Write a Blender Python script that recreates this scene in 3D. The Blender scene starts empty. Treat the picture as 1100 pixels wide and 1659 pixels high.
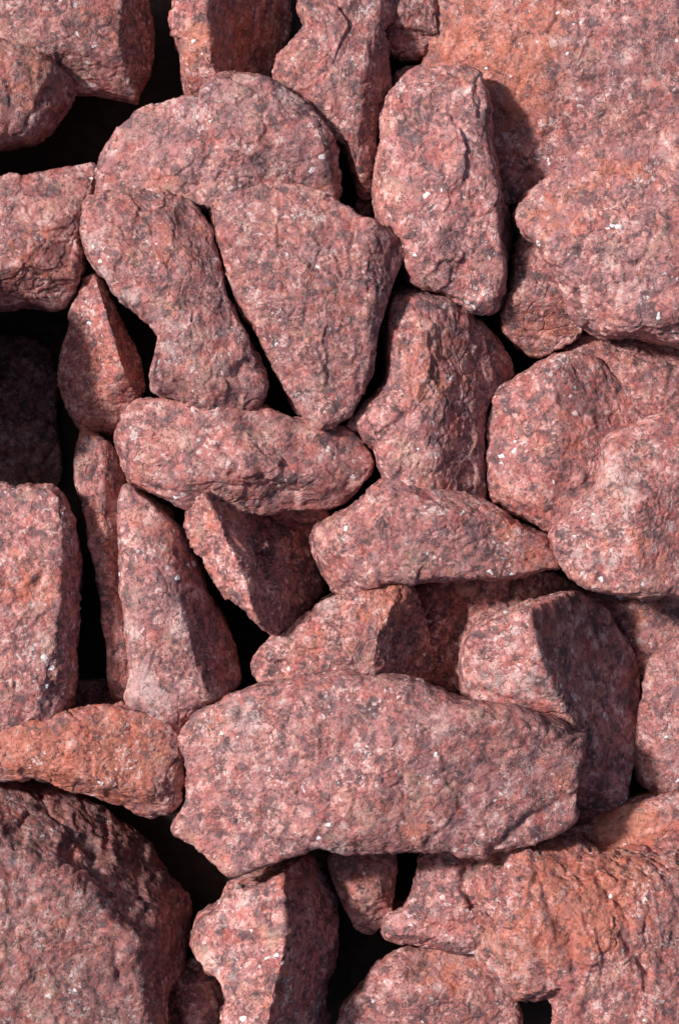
import bpy, bmesh, math
import numpy as np

# ------------------------------------------------------------------ scene basics
# Stones are measured in photo pixels (x right, y down) and built at S metres per pixel.
S = 0.0005
CX, CY = 550.0, 829.5
H = 4600.0                      # camera height above the heap's middle level, in px
GROUND = -250.0
sc = bpy.context.scene
col = sc.collection

cam_d = bpy.data.cameras.new("camera")
cam = bpy.data.objects.new("camera", cam_d)
col.objects.link(cam)
cam.location = (0, 0, H * S)
cam.rotation_euler = (0, 0, 0)
cam_d.sensor_fit = 'VERTICAL'
cam_d.sensor_height = 36.0
cam_d.lens = 36.0 * H / 1659.0
cam_d.clip_start = 0.05
cam_d.clip_end = 100.0
sc.camera = cam

SUN_EL = math.radians(46)
SUN_AZ = math.radians(20)       # how far the sun stands above the picture's left
to_sun = np.array([-math.cos(SUN_EL) * math.cos(SUN_AZ), math.cos(SUN_EL) * math.sin(SUN_AZ), math.sin(SUN_EL)])
world = bpy.data.worlds.new("World")
sc.world = world
world.use_nodes = True
wn = world.node_tree
bg = wn.nodes["Background"]
sky = wn.nodes.new("ShaderNodeTexSky")
sky.sky_type = 'NISHITA'
sky.sun_disc = False
sky.dust_density = 4.0
sky.ozone_density = 0.4
sky.sun_elevation = SUN_EL
sky.sun_rotation = math.atan2(to_sun[0], to_sun[1])
wn.links.new(sky.outputs[0], bg.inputs[0])
bg.inputs[1].default_value = 0.085

sun_d = bpy.data.lights.new("sun", 'SUN')
sun_d.energy = 5.0
sun_d.angle = math.radians(5.0)
sun_d.color = (1.0, 0.955, 0.915)
sun = bpy.data.objects.new("sun", sun_d)
col.objects.link(sun)
from mathutils import Vector
sun.rotation_euler = Vector(to_sun).to_track_quat('Z', 'Y').to_euler()
sun.location = tuple(to_sun * 3)

sc.view_settings.view_transform = 'Standard'
sc.view_settings.look = 'None'
sc.view_settings.gamma = 1.0
sc.view_settings.exposure = -0.04


# ------------------------------------------------------------------ materials
class NT:
    def __init__(self, m):
        m.use_nodes = True
        self.t = m.node_tree
        for n in list(self.t.nodes):
            self.t.nodes.remove(n)

    def n(self, kind, ins=None, **props):
        nd = self.t.nodes.new(kind)
        for k, v in props.items():
            setattr(nd, k, v)
        for k, v in (ins or {}).items():
            if isinstance(v, bpy.types.NodeSocket):
                self.t.links.new(v, nd.inputs[k])
            else:
                nd.inputs[k].default_value = v
        return nd

    def math(self, op, a, b=0.0, clamp=False):
        return self.n("ShaderNodeMath", {0: a, 1: b}, operation=op, use_clamp=clamp).outputs[0]

    def vec(self, op, a, b=(0, 0, 0)):
        return self.n("ShaderNodeVectorMath", {0: a, 1: b}, operation=op).outputs[0]

    def mix(self, f, a, b, blend='MIX'):
        nd = self.n("ShaderNodeMix", {0: f}, data_type='RGBA', blend_type=blend)
        for i, v in ((6, a), (7, b)):
            if isinstance(v, bpy.types.NodeSocket):
                self.t.links.new(v, nd.inputs[i])
            else:
                nd.inputs[i].default_value = tuple(v) + (1.0,)
        return nd.outputs[2]

    def ramp(self, f, stops, interp='LINEAR'):
        nd = self.n("ShaderNodeValToRGB", {0: f})
        cr = nd.color_ramp
        cr.interpolation = interp
        while len(cr.elements) < len(stops):
            cr.elements.new(0.5)
        for e, (p, c) in zip(cr.elements, stops):
            e.position = p
            e.color = tuple(c) + (1.0,) if len(c) == 3 else c
        return nd.outputs[0]

    def step(self, v, a, b):
        return self.n("ShaderNodeMapRange", {0: v, 1: a, 2: b, 3: 0.0, 4: 1.0},
                      interpolation_type='SMOOTHSTEP').outputs[0]


def noise(t, v, size, detail=2.0, rough=0.5, out=0):
    return t.n("ShaderNodeTexNoise", {"Vector": v, "Scale": 1.0 / size, "Detail": detail, "Roughness": rough}).outputs[out]


def voro(t, v, size, feature='F1', **ins):
    return t.n("ShaderNodeTexVoronoi", {"Vector": v, "Scale": 1.0 / size, **ins}, feature=feature)


def granite():
    m = bpy.data.materials.new("red_granite")
    t = NT(m)
    tc = t.n("ShaderNodeTexCoord").outputs["Object"]
    oi = t.n("ShaderNodeObjectInfo")
    rnd = oi.outputs["Random"]
    off = t.n("ShaderNodeCombineXYZ", {0: t.math('MULTIPLY', rnd, 3700.0), 1: t.math('MULTIPLY', rnd, 9100.0),
                                       2: t.math('MULTIPLY', rnd, 5300.0)}).outputs[0]
    sep = t.n("ShaderNodeSeparateColor", {0: oi.outputs["Color"]})
    v = t.vec('ADD', t.n("ShaderNodeVectorMath", {0: tc, 3: t.math('MULTIPLY', sep.outputs[2], 1.0 / S)}, operation='SCALE').outputs[0], off)
    w1 = t.vec('SUBTRACT', noise(t, v, 16, 3.0, 0.6, 1), (0.5, 0.5, 0.5))
    w2 = t.vec('SUBTRACT', noise(t, v, 4.5, 1.0, 0.6, 1), (0.5, 0.5, 0.5))
    vd = t.vec('ADD', v, t.n("ShaderNodeVectorMath", {0: w1, 3: 16.0}, operation='SCALE').outputs[0])
    vd = t.vec('ADD', vd, t.n("ShaderNodeVectorMath", {0: w2, 3: 5.0}, operation='SCALE').outputs[0])

    def other(k):                     # an independent lookup of the same warped space
        return t.vec('ADD', vd, (k * 311.0, k * 173.0, k * 97.0))
    vg = t.vec('ADD', v, t.n("ShaderNodeVectorMath", {0: w1, 3: 7.0}, operation='SCALE').outputs[0])
    vg = t.vec('ADD', vg, t.n("ShaderNodeVectorMath", {0: w2, 3: 3.0}, operation='SCALE').outputs[0])
    big = noise(t, other(1), 85, 3.0, 0.55)
    clus = noise(t, other(2), 42, 2.0, 0.55)
    # feldspar and quartz: soft irregular blotches broken by grains
    ga = voro(t, vg, 14)
    gr = t.n("ShaderNodeSeparateColor", {0: ga.outputs["Color"]})
    gb = voro(t, vg, 6.5)
    gbs = t.n("ShaderNodeSeparateColor", {0: gb.outputs["Color"]})
    f = t.math('ADD', t.math('MULTIPLY', noise(t, other(3), 24, 4.0, 0.6), 1.2), -0.12)
    f = t.math('ADD', f, t.math('MULTIPLY', t.math('SUBTRACT', gr.outputs[0], 0.5), 0.27))
    f = t.math('ADD', f, t.math('MULTIPLY', t.math('SUBTRACT', gbs.outputs[0], 0.5), 0.32))
    f = t.math('ADD', f, t.math('MULTIPLY', t.math('SUBTRACT', big, 0.5), 0.25))
    base = t.ramp(f, [(0.26, (0.11, 0.058, 0.064)), (0.38, (0.235, 0.104, 0.107)), (0.49, (0.39, 0.152, 0.142)),
                      (0.60, (0.51, 0.218, 0.198)), (0.70, (0.62, 0.34, 0.315)), (0.84, (0.70, 0.49, 0.47))])
    # red feldspar patches
    rd = t.step(t.math('ADD', t.math('ADD', noise(t, other(4), 30, 3.0, 0.6), sep.outputs[0]), t.math('MULTIPLY', t.math('SUBTRACT', gr.outputs[1], 0.5), 0.16)), 0.50, 0.66)
    base = t.mix(t.math('MULTIPLY', rd, 0.72), base, t.mix(0.72, base, (0.48, 0.105, 0.085)))
    # salmon and pale zones a few grains wide
    sm = t.step(noise(t, other(11), 55, 4.0, 0.65), 0.50, 0.66)
    base = t.mix(t.math('MULTIPLY', sm, 0.68), base, t.mix(0.6, base, t.mix(t.step(noise(t, other(15), 75, 2.0, 0.5), 0.46, 0.58), (0.58, 0.23, 0.17), (0.58, 0.36, 0.27))))
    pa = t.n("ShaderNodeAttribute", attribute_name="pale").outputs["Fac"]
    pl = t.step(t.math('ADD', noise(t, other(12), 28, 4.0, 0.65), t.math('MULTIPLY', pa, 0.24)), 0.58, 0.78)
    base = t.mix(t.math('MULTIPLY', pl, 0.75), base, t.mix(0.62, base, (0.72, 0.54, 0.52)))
    # grey-mauve weathered skin in patches
    mv = t.step(t.math('ADD', noise(t, other(5), 48, 4.0, 0.65), t.math('MULTIPLY', t.math('SUBTRACT', gr.outputs[1], 0.5), 0.2)), 0.44, 0.62)
    mv = t.math('MULTIPLY', mv, sep.outputs[1])
    base = t.mix(mv, base, t.mix(0.48, base, (0.30, 0.165, 0.185)))
    # rust staining
    ra = t.n("ShaderNodeAttribute", attribute_name="rust").outputs["Fac"]
    rs = t.math('MULTIPLY', t.step(t.math('ADD', noise(t, other(6), 26, 4.0, 0.65), t.math('MULTIPLY', ra, 0.30)), 0.57, 0.80), 0.8)
    base = t.mix(rs, base, t.mix(0.65, base, (0.54, 0.145, 0.072)))
    # dark mica in clusters
    dn = t.math('ADD', noise(t, other(7), 6.2, 2.5, 0.6), t.math('MULTIPLY', t.math('SUBTRACT', clus, 0.5), 0.65))
    dk = t.math('MULTIPLY', t.step(dn, 0.57, 0.68), 0.78)
    dk2 = t.math('MULTIPLY', t.step(noise(t, other(8), 4.2, 2.0, 0.6), 0.58, 0.68), 0.6)
    dka = t.math('MAXIMUM', dk, dk2)
    base = t.mix(dka, base, (0.085, 0.048, 0.053))
    # pale quartz flecks
    qn = t.math('ADD', noise(t, other(9), 7.0, 2.0, 0.6), t.math('MULTIPLY', t.math('SUBTRACT', noise(t, other(10), 60, 2.0, 0.6), 0.5), 0.7))
    qz = t.step(qn, 0.665, 0.75)
    base = t.mix(t.math('MULTIPLY', qz, 0.6), base, (0.74, 0.60, 0.59))
    # a few glassy flakes: whole small grains, their glint painted as near-white colour
    gl = t.math('MULTIPLY', t.step(gbs.outputs[2], 0.984, 0.987), t.step(noise(t, other(14), 60, 2.0, 0.5), 0.56, 0.60))
    base = t.mix(t.math('MULTIPLY', gl, 0.85), base, (0.80, 0.75, 0.77))
    qz = t.math('MAXIMUM', qz, gl)
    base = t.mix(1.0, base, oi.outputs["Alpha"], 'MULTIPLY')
    # relief
    hgt = t.math('ADD', t.math('MULTIPLY', ga.outputs["Distance"], -1.6), t.math('MULTIPLY', gb.outputs["Distance"], -0.9))
    hgt = t.math('ADD', hgt, t.math('MULTIPLY', noise(t, v, 6, 5.0, 0.7), 2.6))
    hgt = t.math('ADD', hgt, t.math('MULTIPLY', gr.outputs[2], 0.9))
    cr = t.math('ABSOLUTE', t.math('SUBTRACT', noise(t, other(13), 30, 3.0, 0.6), 0.5))
    hgt = t.math('SUBTRACT', hgt, t.math('MULTIPLY', t.math('SUBTRACT', 1.0, t.step(cr, 0.0, 0.022)), 1.3))
    hgt = t.math('SUBTRACT', hgt, t.math('MULTIPLY', dka, 1.2))
    bump = t.n("ShaderNodeBump", {"Strength": 0.8, "Distance": 0.9 * S, "Height": hgt})
    # crystals break at their own small angles
    tl = t.vec('SUBTRACT', gb.outputs["Color"], (0.5, 0.5, 0.5))
    tl2 = t.vec('SUBTRACT', ga.outputs["Color"], (0.5, 0.5, 0.5))
    nv = t.vec('ADD', bump.outputs[0], t.n("ShaderNodeVectorMath", {0: tl, 3: 0.34}, operation='SCALE').outputs[0])
    nv = t.vec('ADD', nv, t.n("ShaderNodeVectorMath", {0: tl2, 3: 0.20}, operation='SCALE').outputs[0])
    nv = t.vec('NORMALIZE', nv)
    rough = t.math('SUBTRACT', t.math('ADD', 0.38, t.math('MULTIPLY', gbs.outputs[1], 0.4)), t.math('MULTIPLY', qz, 0.25), clamp=True)
    p = t.n("ShaderNodeBsdfPrincipled", {"Base Color": base, "Roughness": rough, "Normal": nv})
    p.inputs["Specular IOR Level"].default_value = 0.45
    o = t.n("ShaderNodeOutputMaterial", {0: p.outputs[0]})
    return m


def soil():
    m = bpy.data.materials.new("dark_soil")
    t = NT(m)
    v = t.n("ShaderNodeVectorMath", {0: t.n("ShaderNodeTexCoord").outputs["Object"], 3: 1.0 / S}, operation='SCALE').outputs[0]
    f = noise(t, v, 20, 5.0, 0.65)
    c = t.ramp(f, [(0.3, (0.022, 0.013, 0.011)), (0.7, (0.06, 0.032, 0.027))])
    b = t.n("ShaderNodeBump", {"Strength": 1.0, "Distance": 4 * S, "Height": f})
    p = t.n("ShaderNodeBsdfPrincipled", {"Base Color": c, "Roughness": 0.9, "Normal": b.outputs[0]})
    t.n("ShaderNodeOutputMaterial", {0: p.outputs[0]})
    return m


GRANITE, SOIL = granite(), soil()

# ------------------------------------------------------------------ the ground
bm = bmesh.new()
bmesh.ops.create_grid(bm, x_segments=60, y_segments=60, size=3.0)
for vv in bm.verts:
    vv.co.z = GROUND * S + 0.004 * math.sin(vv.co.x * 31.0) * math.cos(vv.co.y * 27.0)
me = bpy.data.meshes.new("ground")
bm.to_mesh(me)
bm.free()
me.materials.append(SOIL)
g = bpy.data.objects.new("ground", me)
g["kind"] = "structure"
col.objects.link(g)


# ------------------------------------------------------------------ noise in numpy
def h32(ix, iy, iz, seed):
    with np.errstate(over='ignore'):
        h = (ix.astype(np.uint32) * np.uint32(374761393) + iy.astype(np.uint32) * np.uint32(668265263)
             + iz.astype(np.uint32) * np.uint32(2246822519) + np.uint32((seed * 3266489917) & 0xffffffff))
        h ^= h >> np.uint32(13)
        h *= np.uint32(1274126177)
        h ^= h >> np.uint32(16)
        h *= np.uint32(2654435761)
        h ^= h >> np.uint32(15)
    return h


def perlin(p, size, seed):
    q = p / size
    i0 = np.floor(q).astype(np.int64)
    f = q - i0
    u = f * f * f * (f * (f * 6 - 15) + 10)
    out = np.zeros(len(p))
    for dx in (0, 1):
        for dy in (0, 1):
            for dz in (0, 1):
                h = h32(i0[:, 0] + dx, i0[:, 1] + dy, i0[:, 2] + dz, seed)
                gx = (h & np.uint32(1023)) / 511.5 - 1
                gy = ((h >> np.uint32(10)) & np.uint32(1023)) / 511.5 - 1
                gz = ((h >> np.uint32(20)) & np.uint32(1023)) / 511.5 - 1
                d = gx * (f[:, 0] - dx) + gy * (f[:, 1] - dy) + gz * (f[:, 2] - dz)
                w = (u[:, 0] if dx else 1 - u[:, 0]) * (u[:, 1] if dy else 1 - u[:, 1]) * (u[:, 2] if dz else 1 - u[:, 2])
                out += w * d
    return out


def chips(p, size, seed, soft=0.14):
    """Cells that each carry a small tilted plane: broken, flaked faces."""
    q = p / size
    i0 = np.floor(q).astype(np.int64)
    best = np.full(len(p), 1e9)
    second = np.full(len(p), 1e9)
    val = np.zeros(len(p))
    for dx in (-1, 0, 1):
        for dy in (-1, 0, 1):
            for dz in (-1, 0, 1):
                c = i0 + (dx, dy, dz)
                h = h32(c[:, 0], c[:, 1], c[:, 2], seed)
                j = np.stack([(h & np.uint32(1023)), ((h >> np.uint32(10)) & np.uint32(1023)), ((h >> np.uint32(20)) & np.uint32(1023))], 1) / 1023.0
                d = q - (c + j)
                dd = (d * d).sum(1)
                h2 = h32(c[:, 0], c[:, 1], c[:, 2], seed + 77)
                gx = (h2 & np.uint32(1023)) / 511.5 - 1
                gy = ((h2 >> np.uint32(10)) & np.uint32(1023)) / 511.5 - 1
                gz = ((h2 >> np.uint32(20)) & np.uint32(1023)) / 511.5 - 1
                vv = d[:, 0] * gx + d[:, 1] * gy + d[:, 2] * gz + 0.35 * gx
                m = dd < best
                second = np.where(m, best, np.minimum(second, dd))
                val = np.where(m, vv, val)
                best = np.where(m, dd, best)
    edge = np.clip((np.sqrt(second) - np.sqrt(best)) / soft, 0, 1)
    return val * edge * edge * (3 - 2 * edge)


# ------------------------------------------------------------------ stones
ICO = {}


def ico(sub):
    if sub not in ICO:
        b = bmesh.new()
        bmesh.ops.create_icosphere(b, subdivisions=sub, radius=1.0)
        b.verts.ensure_lookup_table()
        ICO[sub] = (np.array([x.co[:] for x in b.verts]), np.array([[x.index for x in f.verts] for f in b.faces], dtype=np.int32))
        b.free()
    return ICO[sub]


def smooth_outline(pts, step=4.0):
    P = np.array(pts, float)
    n = len(P)
    out = []
    for i in range(n):
        p0, p1, p2, p3 = P[i - 1], P[i], P[(i + 1) % n], P[(i + 2) % n]
        k = max(2, int(np.hypot(*(p2 - p1)) / step))
        for a in np.arange(k) / k:
            t0 = (p2 - p0) * 0.36
            t1 = (p3 - p1) * 0.36
            L = np.hypot(*(p2 - p1))
            for tt in (t0, t1):
                l = np.hypot(*tt)
                if l > L:
                    tt *= L / l
            a2, a3 = a * a, a * a * a
            out.append((2 * a3 - 3 * a2 + 1) * p1 + (a3 - 2 * a2 + a) * t0 + (-2 * a3 + 3 * a2) * p2 + (a3 - a2) * t1)
    return np.array(out)


def radial(poly, c, n=1440):
    th = np.arange(n) / n * 2 * np.pi
    d = np.stack([np.cos(th), np.sin(th)], 1)
    a = poly - c
    b = np.roll(poly, -1, 0) - c
    e = b - a
    r = np.zeros(n)
    for i in range(len(a)):
        den = d[:, 0] * e[i, 1] - d[:, 1] * e[i, 0]
        den = np.where(np.abs(den) < 1e-9, 1e-9, den)
        t = (a[i, 0] * e[i, 1] - a[i, 1] * e[i, 0]) / den
        u = (a[i, 0] * d[:, 1] - a[i, 1] * d[:, 0]) / den
        ok = (u >= -1e-6) & (u <= 1 + 1e-6) & (t > 0)
        r = np.where(ok, np.maximum(r, t), r)
    r[r <= 0] = np.median(r)
    return r


def normals(v, f):
    fn = np.cross(v[f[:, 1]] - v[f[:, 0]], v[f[:, 2]] - v[f[:, 0]])
    out = np.zeros_like(v)
    for k in range(3):
        for c in range(3):
            out[:, c] += np.bincount(f[:, k], fn[:, c], len(v))
    return out / (np.linalg.norm(out, axis=1, keepdims=True) + 1e-12)


def seg_dist(xy, pl):
    best = np.full(len(xy), 1e9)
    for (ax, ay), (bx, by) in zip(pl[:-1], pl[1:]):
        a = np.array([ax, ay], float)
        e = np.array([bx - ax, by - ay], float)
        t = np.clip(((xy - a) @ e) / (e @ e + 1e-9), 0, 1)
        best = np.minimum(best, np.hypot(*(xy - a - t[:, None] * e).T))
    return best


COUNT = [0]


def rock(label, outline, z, h, facets=(), grooves=(), rust=(), n=5.0, k=40.0, chamfer=1.25, crag=0.5, lump=1.0, pale=(), sub=7, rough=1.0, bottom=None,
         mauve=0.7, tone=1.0, centre=None, group='red granite rocks in the heap'):
    """outline: photo-pixel polygon of the stone at height z; h: how far it rises above that;
    facets: planes through three (x, y, height-above-z) points; grooves: ((x, y), ...), width, depth."""
    COUNT[0] += 1
    seed = COUNT[0] * 131
    poly = smooth_outline(outline)
    x, y = poly[:, 0], poly[:, 1]
    xn, yn = np.roll(x, -1), np.roll(y, -1)
    cr = x * yn - xn * y
    A = cr.sum() / 2
    c = np.array([((x + xn) * cr).sum() / (6 * A), ((y + yn) * cr).sum() / (6 * A)]) if centre is None else np.array(centre, float)
    r = radial(poly, c)
    q = poly - c
    ev, evec = np.linalg.eigh(np.cov(q.T))
    b_, a_ = np.sqrt(ev) * 1.5
    ax = evec[:, 1]
    hd = (z - GROUND + 6) if bottom is None else bottom
    D, F = ico(sub)
    zz = 1 - 2 * ((1 - D[:, 2]) / 2) ** 1.3
    s = np.sqrt(np.maximum(0, 1 - zz * zz)) / np.maximum(1e-9, np.hypot(D[:, 0], D[:, 1]))
    X, Y = D[:, 0] * s * a_, D[:, 1] * s * b_
    Z = np.where(zz > 0, zz * h, zz * hd)
    dx, dy = X * ax[0] - Y * -ax[1] * -1, X * ax[1] + Y * ax[0]
    dirs = np.stack([dx, dy, Z], 1)
    dirs /= np.linalg.norm(dirs, axis=1, keepdims=True)
    th = np.arctan2(dirs[:, 1], dirs[:, 0]) % (2 * np.pi)
    rr = np.interp(th / (2 * np.pi) * len(r), np.arange(len(r) + 1), np.append(r, r[0]))
    ch = np.hypot(dirs[:, 0], dirs[:, 1])
    up = dirs[:, 2] > 0
    ex = np.where(up, n, 2.4)
    hh = np.where(up, h, hd)
    t = ((ch / rr) ** ex + (np.abs(dirs[:, 2]) / hh) ** ex) ** (-1 / ex)
    inv = [1 / t]
    for fa in facets:
        P = np.array(fa, float)
        P[:, :2] -= c
        nn = np.cross(P[1] - P[0], P[2] - P[0])
        nn /= np.linalg.norm(nn)
        if nn[2] < 0:
            nn = -nn
        o = nn @ P[0]
        if o < 4:
            o = 4
        inv.append(np.maximum(dirs @ nn, 1e-6) / o)
    # broken rim: random chamfers, and a top made of a few gently tilted faces
    rg = np.random.default_rng(seed)
    size = min(1.0, math.sqrt(abs(A)) / 230.0)
    nch = int(rg.integers(9, 13))
    for i in range(nch):
        a0 = (i + rg.uniform(-.35, .35)) / nch * 2 * math.pi
        el = math.radians(rg.uniform(36, 62))
        nn = np.array([math.cos(a0) * math.cos(el), math.sin(a0) * math.cos(el), math.sin(el)])
        r0 = np.interp(a0 % (2 * np.pi) / (2 * np.pi) * len(r), np.arange(len(r) + 1), np.append(r, r[0]))
        # the support of the body in this direction, cut back a little
        o = (nn * (dirs * t[:, None])).sum(1).max() - rg.uniform(5, 20) * (0.45 + 0.55 * size) * chamfer
        inv.append(np.maximum(dirs @ nn, 1e-6) / max(o, 8))
    for i in range(5):
        a0 = rg.uniform(0, 2 * math.pi)
        el = math.radians(rg.uniform(70, 85))
        nn = np.array([math.cos(a0) * math.cos(el), math.sin(a0) * math.cos(el), math.sin(el)])
        inv.append(np.maximum(dirs @ nn, 1e-6) / (h * rg.uniform(0.90, 1.0)))
    inv = np.array(inv)
    mx = inv.max(0)
    t = 1 / (mx * ((inv / mx) ** k).sum(0) ** (1 / k))
    v = dirs * t[:, None]
    # bring the widest line back to the outline that the chamfers ate into
    nb = 240
    bi = (th / (2 * np.pi) * nb).astype(int) % nb
    reach = np.zeros(nb)
    np.maximum.at(reach, bi, t * ch)
    want = r.reshape(nb, -1).mean(1)
    ratio = np.clip(np.where(reach > 0, want / np.maximum(reach, 1), 1.0), 1.0, 1.22)
    ratio = (np.roll(ratio, 1) + 2 * ratio + np.roll(ratio, -1)) / 4
    rt = np.interp(th / (2 * np.pi) * nb - 0.5, np.arange(-1, nb + 1), np.concatenate([ratio[-1:], ratio, ratio[:1]]))
    v[:, :2] *= rt[:, None]
    v[:, 1] *= -1                      # picture y runs down, world y runs up
    f = F[:, ::-1] if np.linalg.det(np.stack([[ax[0], ax[1]], [-ax[1], ax[0]]])) < 0 else F
    # orientation check
    nr = normals(v, f)
    if (nr * v).sum() < 0:
        f = f[:, ::-1].copy()
        nr = -nr
    w = v + COUNT[0] * 977.0
    v = v + nr * (perlin(w, 130 * size + 30, seed) * 8 * lump * size * rough)[:, None]
    nr = normals(v, f)
    wv = np.stack([perlin(w, 30, seed + 8), perlin(w, 30, seed + 9), perlin(w, 30, seed + 10)], 1)
    sq = np.array([1.0, 1.0, 1.0]) + 0.5 * rg.uniform(-1, 1, 3)     # every stone breaks along its own grain
    disp = perlin(w, 60, seed + 1) * 3.4 * size * rough
    disp += chips(w * sq + 9 * wv, 42, seed + 2, 0.12) * 3.4 * rough * (0.4 + 0.6 * size)
    disp += chips(w * sq + 4 * wv, 18, seed + 3) * 1.45 * rough
    disp += chips(w + 2 * wv, 8.5, seed + 13, 0.2) * 0.95 * rough
    rid = np.abs(perlin(w, 34, seed + 4))
    disp -= np.clip(1 - rid / 0.045, 0, 1) * 1.6 * rough           # cracks
    disp += perlin(w, 10, seed + 5) * 0.5 * rough
    disp += perlin(w, 5.5, seed + 6) * 0.5
    disp *= 1 + 0.5 * (1 - np.abs(nr[:, 2]))
    disp += chips(w * sq + 14 * wv, 92, seed + 12, 0.10) * 11.0 * crag * (0.35 + 0.65 * size)
    xy = np.stack([v[:, 0], -v[:, 1]], 1) + c
    wob = np.stack([perlin(w, 28, seed + 20), perlin(w, 28, seed + 21)], 1) * 16
    for pl, gw, gd in grooves:
        d = seg_dist(xy + wob, pl)
        disp -= gd * np.exp(-(d / gw) ** 2) * np.clip(v[:, 2] / 15.0, 0, 1)
    v = v + nr * disp[:, None]
    ru = np.zeros(len(v), np.float32)
    for (bx, by, br, ba) in rust:
        d = np.hypot(xy[:, 0] - bx, xy[:, 1] - by)
        ru += (ba * np.exp(-(d / br) ** 2)).astype(np.float32)
    pq = np.zeros(len(v), np.float32)
    for (bx, by, br, ba) in pale:
        d = np.hypot(xy[:, 0] - bx, xy[:, 1] - by)
        pq += (ba * np.exp(-(d / br) ** 2)).astype(np.float32)
    fz = (H - z) / H
    v = v * np.array([fz, fz, 1.0]) * S
    me = bpy.data.meshes.new("granite_rock")
    me.vertices.add(len(v))
    me.vertices.foreach_set("co", v.astype(np.float32).ravel())
    me.loops.add(f.size)
    me.loops.foreach_set("vertex_index", np.ascontiguousarray(f, dtype=np.int32).ravel())
    me.polygons.add(len(f))
    me.polygons.foreach_set("loop_start", np.arange(0, f.size, 3, dtype=np.int32))
    me.update(calc_edges=True)
    me.validate()
    me.polygons.foreach_set("use_smooth", np.ones(len(f), dtype=bool))
    at = me.attributes.new("rust", 'FLOAT', 'POINT')
    at.data.foreach_set("value", ru)
    at = me.attributes.new("pale", 'FLOAT', 'POINT')
    at.data.foreach_set("value", pq)
    me.materials.append(GRANITE)
    o = bpy.data.objects.new("granite_rock", me)
    o.location = ((c[0] - CX) * fz * S, -(c[1] - CY) * fz * S, z * S)
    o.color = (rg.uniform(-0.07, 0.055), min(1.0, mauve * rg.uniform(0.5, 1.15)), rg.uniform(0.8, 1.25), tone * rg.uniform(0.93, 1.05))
    o["label"] = label
    o["category"] = "rock"
    o["group"] = group
    col.objects.link(o)
    return o


# --- top row
rock("rock in the top left corner with a dark steep right side", [(-70, -70), (215, -70), (243, 0), (247, 50), (238, 110), (222, 163), (205, 160), (170, 150), (120, 150), (60, 130), (-70, 120)],
     -70, 95, [((203, -40, 80), (200, 110, 75), (236, 30, -10)), ((40, 85, 85), (195, 95, 78), (150, 170, 0))], rust=[(190, 50, 40, .6)], mauve=.5, tone=.9)
rock("rounded rock half out of the left edge, under the top left corner rock", [(-70, 70), (35, 70), (65, 79), (90, 97), (110, 117), (121, 131), (118, 150), (102, 178), (80, 205), (55, 225), (35, 231), (-70, 236)],
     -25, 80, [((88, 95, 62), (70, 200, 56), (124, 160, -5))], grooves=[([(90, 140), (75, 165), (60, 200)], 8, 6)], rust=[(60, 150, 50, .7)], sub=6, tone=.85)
rock("upright rock at the top edge, bright left strip and dark broad right side", [(288, -70), (287, 20), (285, 50), (295, 95), (303, 150), (320, 175), (380, 170), (440, 140), (450, 95), (465, 45), (470, 20), (478, -70)],
     -160, 200, [((343, -60, 185), (348, 140, 185), (425, 40, 0))], rust=[(335, 110, 40, .9), (400, 60, 60, .8)], mauve=.4)
rock("tapering rock behind the gap, left of the tall slab, widest at the top edge", [(500, -70), (482, 20), (496, 45), (466, 75), (449, 95), (444, 125), (480, 175), (530, 225), (565, 245), (576, 285), (588, 312), (604, 310), (611, 260), (614, 215), (629, 165), (633, 130), (627, 80), (617, 55), (640, 20), (640, -70)],
     -45, 95, [((596, 55, 84), (578, 250, 80), (640, 140, 0))], mauve=.7, centre=(550, 110))
rock("small dark-bottomed rock at the top edge above the tall slab", [(605, -70), (614, 30), (625, 70), (655, 96), (700, 96), (717, 82), (708, 40), (705, -70)],
     -75, 62, [((615, 55, 55), (705, 52, 55), (660, 100, -10))], grooves=[([(640, 60), (690, 70)], 9, 9)], sub=6, mauve=.3)
rock("large flat mauve and orange rock filling the top right corner", [(695, -70), (1150, -70), (1150, 270), (960, 330), (870, 330), (800, 330), (745, 230), (640, 160), (640, 120), (690, 90)],
     -72, 95, [], lump=1.6, rust=[(750, 70, 90, 1.1), (830, 180, 60, .9), (870, 90, 50, .5), (880, 30, 40, .7)], pale=[(890, 80, 20, 1), (1000, 105, 20, 1), (790, 40, 30, .7)], n=6, mauve=1.0)
rock("tall pale slab leaning upright near the top, with a black shadow on its right", [(645, 139), (665, 116), (695, 111), (760, 112), (774, 120), (787, 135), (791, 165), (798, 205), (802, 240), (816, 285), (831, 325), (836, 360), (835, 405), (828, 440), (816, 475), (806, 500), (794, 508), (770, 505), (750, 496), (710, 476), (668, 462), (655, 430), (648, 392), (625, 376), (610, 350), (607, 285), (615, 240), (622, 190), (630, 160)],
     18, 84, [((772, 120, 72), (786, 250, 82), (795, 170, -5)), ((792, 250, 82), (808, 440, 82), (836, 360, 0))], grooves=[([(768, 130), (775, 190)], 6, 5)], mauve=.9, tone=1.05)
rock("small pebble wedged low against the tall slab's left edge", [(576, 338), (588, 306), (608, 298), (622, 320), (620, 360), (600, 366), (580, 352)], -120, 45, sub=6)
rock("broad domed rock with a scalloped top edge, under the wedge rock", [(160, 300), (158, 270), (172, 240), (190, 210), (210, 190), (220, 178), (250, 170), (305, 162), (325, 158), (345, 131), (360, 119), (395, 118), (440, 130), (480, 155), (505, 175), (530, 210), (545, 240), (546, 280), (549, 320), (552, 340), (500, 372), (400, 372), (330, 345), (240, 335), (160, 325)],
     10, 84, [], pale=[(470, 160, 28, 1.2), (345, 265, 18, 1)], mauve=1.0, grooves=[([(330, 170), (345, 230), (330, 300)], 16, 5)])
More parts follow.
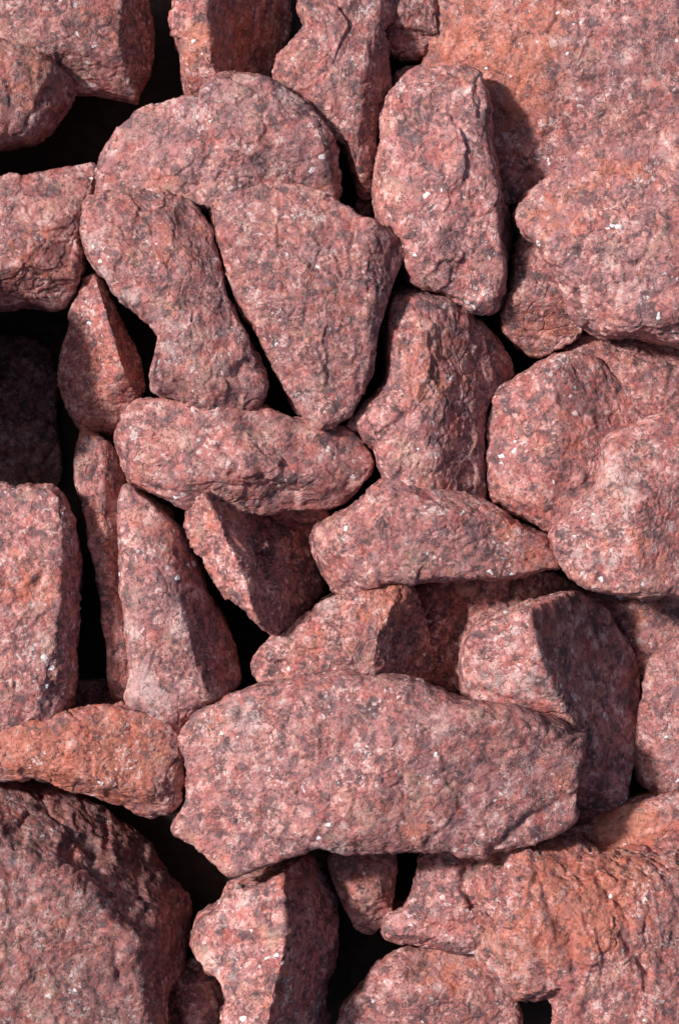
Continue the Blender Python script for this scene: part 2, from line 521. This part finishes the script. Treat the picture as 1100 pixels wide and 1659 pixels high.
rock("large wedge rock narrowing to a point at the bottom, in the upper middle", [(342, 292), (375, 280), (440, 290), (490, 302), (530, 318), (556, 336), (575, 346), (602, 360), (635, 375), (652, 389), (655, 404), (645, 430), (632, 470), (622, 510), (611, 550), (601, 600), (586, 635), (570, 665), (545, 687), (515, 691), (490, 676), (470, 645), (450, 610), (430, 570), (410, 530), (385, 490), (365, 440), (350, 390), (340, 345)],
     52, 76, [((560, 350, 78), (600, 560, 70), (655, 420, 8))], rust=[(520, 500, 60, .4)], mauve=.75)
rock("hourglass rock slanting down beside the wedge rock, pale left edge", [(150, 320), (140, 336), (133, 380), (138, 412), (150, 432), (175, 461), (200, 490), (220, 506), (245, 530), (259, 550), (252, 580), (248, 610), (255, 635), (272, 650), (320, 668), (400, 668), (428, 648), (431, 615), (420, 575), (400, 540), (380, 495), (365, 445), (355, 410), (345, 380), (330, 355), (312, 330), (295, 324), (265, 312), (210, 311), (175, 314)],
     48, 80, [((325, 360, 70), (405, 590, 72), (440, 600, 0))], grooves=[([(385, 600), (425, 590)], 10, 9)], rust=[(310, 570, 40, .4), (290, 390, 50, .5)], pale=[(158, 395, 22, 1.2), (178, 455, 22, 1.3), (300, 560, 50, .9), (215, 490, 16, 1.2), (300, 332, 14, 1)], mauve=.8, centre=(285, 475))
# --- left side
rock("rock half out of the left edge above the black hollow", [(-70, 292), (35, 285), (100, 274), (150, 263), (160, 272), (158, 300), (147, 325), (138, 350), (133, 372), (136, 405), (130, 442), (118, 475), (100, 496), (60, 492), (-70, 485)],
     -45, 70, [((-30, 455, 60), (120, 440, 52), (60, 503, -10))], rust=[(70, 420, 60, .6)])
rock("barely lit dark rock in the hollow at the left edge", [(-70, 540), (30, 545), (70, 560), (92, 600), (97, 680), (102, 760), (85, 800), (-70, 810)], -225, 40, sub=6, tone=.7)  # stone colour turned down to deepen the shade of the hollow
rock("unseen tall rock added beyond the left edge, throwing the hollow into shade", [(-290, 430), (-60, 440), (-25, 520), (-22, 640), (-45, 730), (-290, 740)], 60, 130, sub=6)  # shadow caster out of view, added to darken the hollow
rock("small pointed tooth-shaped rock beneath the hourglass rock", [(150, 446), (166, 452), (175, 468), (191, 500), (211, 550), (226, 600), (231, 628), (222, 646), (205, 670), (180, 700), (135, 698), (107, 662), (95, 620), (102, 570), (117, 515), (132, 465)],
     -95, 100, [((165, 462, 70), (210, 615, 78), (200, 510, -5)), ((165, 462, 72), (210, 615, 80), (100, 590, 20)), ((120, 625, 70), (205, 610, 75), (170, 700, 0))], rust=[(170, 600, 60, .6)], mauve=.3)
rock("long thin sliver of rock standing between two taller left rocks", [(132, 690), (148, 697), (175, 718), (195, 760), (202, 800), (204, 860), (208, 950), (217, 1030), (218, 1090), (212, 1131), (200, 1144), (185, 1146), (177, 1120), (177, 1080), (172, 1035), (166, 965), (158, 930), (147, 885), (140, 830), (120, 785), (122, 730)],
     -55, 60, [((148, 700, 48), (176, 900, 52), (200, 790, -5))], rust=[(160, 850, 40, .5)], centre=(172, 915), sub=6, k=16)
rock("narrow wedge rock with a glinting face, third from the left edge", [(212, 785), (250, 804), (280, 835), (310, 880), (335, 950), (360, 1000), (382, 1055), (386, 1100), (352, 1136), (305, 1168), (285, 1171), (250, 1163), (220, 1151), (210, 1130), (215, 1085), (212, 1025), (209, 980), (200, 950), (200, 890), (195, 855), (198, 810)],
     -45, 142, [((278, 850, 122), (340, 1110, 124), (384, 1045, 0)), ((230, 800, 110), (270, 830, 100), (212, 780, 0))], mauve=.9, tone=1.05, pale=[(300, 1010, 22, 1.5), (230, 1100, 35, 1), (260, 1130, 40, .8), (215, 1010, 15, 1)], rust=[(270, 860, 40, .5)])
rock("upright rock at the left edge with a black slot on its right", [(-70, 792), (30, 790), (70, 783), (95, 790), (113, 818), (122, 860), (129, 915), (126, 965), (122, 1040), (120, 1110), (112, 1150), (95, 1177), (65, 1173), (-70, 1176)],
     12, 88, [((104, 900, 78), (96, 1110, 78), (127, 1020, -10))], rust=[(60, 940, 50, .8)], mauve=.7, tone=1.03)
rock("pebble deep in the black slot at the left", [(112, 1108), (150, 1100), (180, 1106), (188, 1140), (165, 1154), (125, 1154)], -150, 42, sub=6, mauve=.3)
rock("unseen rock added beyond the left edge to shade the black upper left hollow", [(-330, 60), (-120, 70), (-78, 160), (-74, 300), (-100, 420), (-330, 430)], -10, 100, sub=6)  # out of view, added to keep sunlight out of the left edge gaps
# --- middle
rock("reclining oblong rock across the left middle, under the hourglass rock", [(220, 652), (200, 668), (183, 698), (182, 716), (196, 745), (207, 780), (228, 792), (258, 805), (290, 822), (330, 838), (400, 838), (460, 826), (500, 828), (535, 826), (557, 815), (581, 795), (600, 770), (606, 750), (600, 730), (585, 705), (545, 690), (500, 685), (455, 670), (425, 655), (380, 645), (330, 642), (270, 645)],
     5, 84, [((400, 760, 78), (580, 750, 70), (500, 832, 0))], grooves=[([(425, 775), (450, 800), (480, 805)], 12, 12), ([(360, 720), (385, 745), (380, 770)], 6, 6)], mauve=.75)
rock("crested rock with lit left face and dark right side, before the oblong rock", [(376, 766), (400, 779), (430, 806), (460, 818), (500, 826), (532, 824), (536, 842), (520, 870), (520, 910), (524, 950), (508, 985), (482, 1007), (450, 1026), (436, 1018), (400, 982), (350, 936), (320, 886), (305, 860), (318, 812), (345, 788)],
     -80, 240, [((381, 768, 212), (408, 945, 200), (492, 850, 0)), ((408, 940, 200), (466, 992, 160), (520, 930, 0)), ((381, 768, 214), (412, 945, 202), (312, 870, 120)), ((340, 800, 175), (400, 775, 195), (370, 750, 60))],
     rust=[(370, 840, 60, .5)], mauve=.5, rough=1.4, grooves=[([(420, 800), (445, 850), (440, 920)], 16, 16), ([(470, 900), (490, 960)], 12, 10), ([(345, 880), (390, 900)], 10, 5)])
rock("small brown lump in shade between crested rock and pointing wedge", [(440, 812), (500, 806), (532, 822), (540, 846), (520, 876), (480, 885), (450, 860)], -105, 105, [((455, 825, 80), (530, 830, 88), (500, 872, 0))], sub=6, mauve=.2)
rock("tall rock with lit left half and brown right half, right of the wedge tip", [(630, 470), (660, 464), (705, 475), (750, 499), (785, 524), (815, 555), (829, 585), (836, 606), (812, 628), (792, 655), (785, 700), (787, 750), (792, 812), (750, 830), (640, 815), (612, 760), (605, 728), (580, 702), (552, 692), (580, 665), (622, 622), (626, 550), (622, 515), (627, 485)],
     -20, 122, [((750, 505, 100), (700, 650, 108), (840, 600, 8)), ((700, 650, 108), (720, 790, 102), (800, 715, 10))], rust=[(680, 580, 60, .5), (715, 640, 40, .5)], k=11, mauve=.6)
rock("wedge rock pointing right with a coarse dark left end, in the centre right", [(510, 860), (516, 850), (540, 840), (577, 820), (612, 785), (648, 768), (700, 784), (750, 798), (795, 814), (830, 840), (880, 864), (898, 876), (908, 900), (907, 920), (875, 925), (800, 936), (725, 938), (675, 940), (630, 943), (580, 960), (550, 966), (538, 955), (525, 930), (515, 900), (508, 878)],
     18, 78, [((560, 890, 66), (600, 930, 66), (530, 950, 0)), ((720, 800, 70), (890, 880, 50), (800, 812, 5))], rust=[(820, 850, 40, .7), (870, 900, 40, .6)], grooves=[([(520, 900), (545, 925)], 14, 7)], mauve=.7)
rock("jagged rock with bright orange crest and pointed left tip, just above the big slab", [(409, 1082), (416, 1060), (450, 1026), (490, 1000), (522, 972), (550, 960), (590, 950), (625, 936), (654, 932), (670, 950), (690, 1000), (697, 1050), (694, 1112), (625, 1116), (560, 1118), (430, 1108)],
     -5, 92, [((642, 935, 86), (602, 1095, 80), (690, 1030, -10)), ((430, 1060, 60), (620, 960, 84), (500, 985, 30))], rough=1.25, mauve=.4, tone=1.03,
     rust=[(630, 970, 50, 1.1), (500, 1040, 40, .5)], pale=[(530, 972, 18, 1.3), (610, 980, 30, .6)])
rock("reddish rough rock squeezed between the orange crested rock and the blocky rock", [(655, 940), (720, 928), (800, 926), (850, 920), (895, 926), (925, 940), (943, 962), (935, 1010), (870, 1060), (770, 1110), (735, 1122), (690, 1116), (660, 1100), (650, 1020)],
     -100, 72, [((690, 1000, 60), (760, 960, 66), (660, 960, 40)), ((860, 930, 62), (900, 1010, 66), (940, 940, -5))], grooves=[([(862, 928), (805, 972), (760, 1000)], 8, 12), ([(738, 990), (728, 1050), (722, 1110)], 24, 34)], rough=1.4, rust=[(720, 960, 50, .5)], mauve=.3, tone=.9)
rock("blocky rock with a pale left facet and huge dark right face", [(744, 1100), (744, 1040), (760, 1009), (800, 989), (845, 974), (880, 962), (930, 955), (975, 985), (1015, 1040), (1036, 1085), (1035, 1150), (1028, 1220), (1015, 1285), (990, 1328), (940, 1335), (880, 1290), (800, 1200), (750, 1150)],
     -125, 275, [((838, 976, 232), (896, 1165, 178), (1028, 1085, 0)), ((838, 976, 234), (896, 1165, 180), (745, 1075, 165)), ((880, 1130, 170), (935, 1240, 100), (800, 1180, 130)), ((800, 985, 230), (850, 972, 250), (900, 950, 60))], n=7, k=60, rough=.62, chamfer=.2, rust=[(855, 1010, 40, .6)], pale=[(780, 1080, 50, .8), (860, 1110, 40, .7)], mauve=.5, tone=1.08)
rock("thick disc-like rock at the right, under the rock at the right edge", [(783, 700), (785, 680), (795, 646), (815, 622), (837, 611), (862, 594), (890, 577), (915, 573), (950, 580), (980, 594), (1000, 614), (1040, 628), (1082, 648), (1150, 690), (1150, 860), (950, 890), (893, 862), (858, 848), (828, 832), (795, 808), (787, 750)],
     -30, 88, [((850, 690, 80), (890, 810, 80), (1010, 740, 22)), ((920, 600, 70), (1000, 650, 40), (850, 690, 80))], rust=[(930, 720, 50, .4)], mauve=.9, tone=1.03)
rock("low rock behind the disc-like rock at the right edge", [(890, 590), (930, 551), (985, 539), (1060, 541), (1150, 535), (1150, 700), (1050, 680), (950, 640)], -70, 66, [((940, 580, 55), (1090, 600, 50), (1000, 545, 10))], mauve=.7, sub=6)
rock("bulging pale rock at the right edge, lapping the disc-like rock", [(892, 870), (900, 850), (925, 832), (950, 806), (972, 782), (978, 730), (992, 702), (1022, 686), (1060, 672), (1150, 660), (1150, 960), (1080, 963), (1050, 966), (1020, 965), (975, 960), (945, 950), (925, 935), (910, 915), (899, 895)],
     62, 92, [((1038, 700, 84), (1042, 950, 76), (1125, 850, 50)), ((960, 800, 80), (1030, 780, 84), (990, 690, 30))], rust=[(1000, 790, 50, .4), (1030, 880, 30, .7)], pale=[(990, 780, 70, .8), (960, 900, 60, .6)], rough=.85, crag=.3, mauve=.55, tone=1.08)
rock("coarse rock with a rough face at the right edge, above the disc-like rock", [(832, 350), (837, 330), (850, 310), (870, 290), (910, 258), (950, 242), (1030, 225), (1150, 195), (1150, 545), (1025, 541), (975, 537), (953, 520), (935, 505), (915, 480), (890, 435), (865, 392), (845, 378)],
     35, 88, [], rust=[(1010, 280, 60, .6), (900, 350, 50, .6)], mauve=.85, rough=1.3, crag=.4, lump=1.4)
rock("lumpy reddish rock tucked under the lower left of the coarse right-edge rock", [(838, 392), (860, 370), (930, 430), (946, 512), (938, 545), (910, 562), (880, 578), (860, 576), (838, 556), (815, 537), (811, 515), (820, 475), (832, 440)],
     -35, 72, [((850, 500, 60), (930, 510, 55), (870, 585, -5))], rust=[(880, 530, 50, .7)], mauve=.5)
# --- lower part
rock("rust-orange rock at the left edge, above the big dark-backed rock", [(-70, 1160), (22, 1155), (80, 1155), (125, 1152), (190, 1146), (230, 1154), (285, 1166), (300, 1185), (292, 1230), (298, 1270), (291, 1300), (266, 1321), (230, 1319), (180, 1301), (120, 1279), (80, 1263), (45, 1259), (-70, 1262)],
     5, 72, [((30, 1238, 56), (240, 1284, 50), (150, 1306, -5))], rust=[(60, 1210, 80, 1.2), (200, 1230, 90, 1.2)], mauve=.05, tone=1.0, rough=1.3)
rock("large rock in the bottom left corner with a dark upper right side", [(-70, 1262), (22, 1258), (65, 1263), (120, 1285), (175, 1318), (228, 1352), (272, 1412), (306, 1460), (308, 1520), (292, 1585), (272, 1620), (260, 1720), (-70, 1720)],
     -110, 190, [((30, 1312, 174), (208, 1515, 180), (242, 1385, -10)), ((228, 1540, 165), (250, 1640, 160), (296, 1540, -20)), ((-20, 1500, 185), (30, 1315, 165), (-60, 1270, 70)), ((-60, 1320, 165), (150, 1425, 172), (60, 1263, 20))],
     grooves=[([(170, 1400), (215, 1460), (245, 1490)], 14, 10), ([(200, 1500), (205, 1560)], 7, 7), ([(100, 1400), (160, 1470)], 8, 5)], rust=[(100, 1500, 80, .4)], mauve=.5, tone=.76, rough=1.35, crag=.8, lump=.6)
rock("dim pebble in the gap at the bottom edge, right of the corner rock", [(285, 1562), (320, 1555), (350, 1575), (372, 1615), (375, 1720), (275, 1720), (278, 1600)], -165, 52, sub=6, mauve=.4)
rock("big oblong slab lying across the lower middle, largest rock in the heap", [(286, 1192), (300, 1175), (330, 1154), (360, 1134), (386, 1121), (415, 1111), (450, 1106), (500, 1099), (545, 1091), (600, 1091), (650, 1094), (682, 1100), (715, 1112), (740, 1125), (790, 1137), (840, 1146), (892, 1161), (915, 1177), (928, 1188), (951, 1186), (951, 1215), (941, 1247), (936, 1290), (931, 1322), (912, 1344), (870, 1362), (812, 1378), (775, 1391), (748, 1391), (720, 1380), (680, 1382), (635, 1383), (600, 1384), (565, 1382), (530, 1371), (482, 1379), (450, 1398), (410, 1415), (372, 1424), (346, 1403), (320, 1381), (281, 1357), (280, 1340), (296, 1310), (301, 1280), (297, 1240), (287, 1214)],
     58, 95, [((880, 1150, 80), (870, 1360, 70), (955, 1250, 25)), ((330, 1325, 84), (850, 1320, 84), (600, 1410, 15))], grooves=[([(800, 1375), (830, 1340), (925, 1290)], 9, 7), ([(850, 1200), (930, 1195)], 9, 6)], mauve=.75, tone=1.05, pale=[(390, 1180, 60, .7), (540, 1372, 20, 1.4), (850, 1230, 40, .6), (700, 1170, 50, .5)], rust=[(640, 1330, 70, .4), (900, 1260, 50, .4)])
rock("peaked rock at the bottom edge with a pale left flank and black right flank", [(487, 1381), (502, 1381), (520, 1408), (540, 1440), (549, 1480), (547, 1550), (532, 1615), (522, 1720), (365, 1720), (366, 1615), (358, 1572), (325, 1546), (311, 1520), (325, 1482), (350, 1464), (370, 1437), (415, 1416), (450, 1400)],
     -95, 195, [((503, 1392, 140), (466, 1510, 172), (545, 1465, 0)), ((466, 1510, 172), (490, 1620, 168), (546, 1545, 0)), ((490, 1385, 150), (410, 1600, 165), (340, 1500, 105))],
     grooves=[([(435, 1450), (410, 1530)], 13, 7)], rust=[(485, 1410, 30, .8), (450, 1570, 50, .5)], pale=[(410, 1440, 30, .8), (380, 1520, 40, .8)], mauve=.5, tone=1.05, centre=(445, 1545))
rock("dim small rock hanging in the dark gap under the big slab", [(530, 1395), (555, 1370), (632, 1370), (638, 1440), (634, 1470), (618, 1500), (602, 1518), (580, 1508), (552, 1460)], -120, 55, [((560, 1470, 40), (630, 1440, 50), (600, 1515, -5))], sub=6, mauve=.4)
rock("rock pointing left from under the big slab's lower edge", [(616, 1497), (630, 1479), (655, 1465), (670, 1435), (680, 1393), (700, 1365), (770, 1365), (830, 1400), (830, 1500), (790, 1550), (750, 1547), (700, 1536), (650, 1530), (622, 1520)],
     -85, 68, [((640, 1505, 50), (780, 1520, 60), (700, 1545, -5))], grooves=[([(760, 1395), (750, 1430), (765, 1455)], 7, 9)], mauve=.85)
rock("huge craggy rock filling the bottom right corner", [(750, 1428), (775, 1397), (805, 1376), (870, 1370), (905, 1359), (940, 1359), (975, 1377), (1040, 1372), (1150, 1385), (1150, 1720), (930, 1720), (905, 1632), (884, 1607), (866, 1613), (850, 1603), (832, 1608), (815, 1592), (785, 1567), (775, 1542), (785, 1503), (795, 1475), (762, 1458)],
     -8, 112, [((790, 1560, 80), (860, 1480, 108), (770, 1470, 40)), ((880, 1420, 108), (1050, 1430, 108), (950, 1360, 15))], grooves=[([(802, 1380), (812, 1420), (800, 1448)], 8, 12), ([(765, 1448), (806, 1462)], 7, 12), ([(870, 1430), (910, 1500), (930, 1570)], 12, 9), ([(1000, 1500), (1040, 1560)], 9, 8), ([(900, 1400), (960, 1410), (1020, 1470)], 9, 8)],
     n=3, rust=[(830, 1520, 60, .8), (950, 1480, 80, .9), (1000, 1400, 70, .8), (880, 1400, 60, .7)], pale=[(820, 1540, 50, .9), (880, 1460, 40, .6)], rough=1.6, crag=.6, lump=2.6, mauve=.25)
rock("rusty rock at the right edge, behind the huge corner rock", [(928, 1350), (960, 1326), (1010, 1302), (1060, 1290), (1150, 1285), (1150, 1420), (1030, 1410), (960, 1385)], -75, 56, rust=[(1000, 1340, 80, 1.2)], sub=6, mauve=.1)
rock("pale chip lying at the big slab's lower right corner", [(898, 1354), (925, 1340), (966, 1334), (978, 1345), (945, 1362), (915, 1364)], -65, 30, sub=6, tone=1.15)
rock("low reddish rock at the bottom edge, left of the huge corner rock", [(545, 1640), (562, 1615), (586, 1594), (606, 1570), (630, 1551), (675, 1535), (745, 1530), (800, 1540), (830, 1600), (838, 1612), (832, 1720), (545, 1720)], -115, 68, rust=[(720, 1580, 60, .6)], mauve=.5)
rock("shadowed red rock at the right edge, under the bulging pale rock", [(925, 955), (985, 955), (1050, 950), (1150, 950), (1150, 1090), (1060, 1085), (1040, 1110), (1000, 1060), (955, 1010)], -175, 55, rust=[(1020, 1010, 50, .5)], sub=6, mauve=.4)
rock("mauve rock at the right edge, right of the blocky rock's dark face", [(1150, 1015), (1080, 1040), (1052, 1068), (1039, 1115), (1029, 1165), (1025, 1212), (1036, 1262), (1070, 1292), (1150, 1305)], -125, 66, sub=6, mauve=.9)
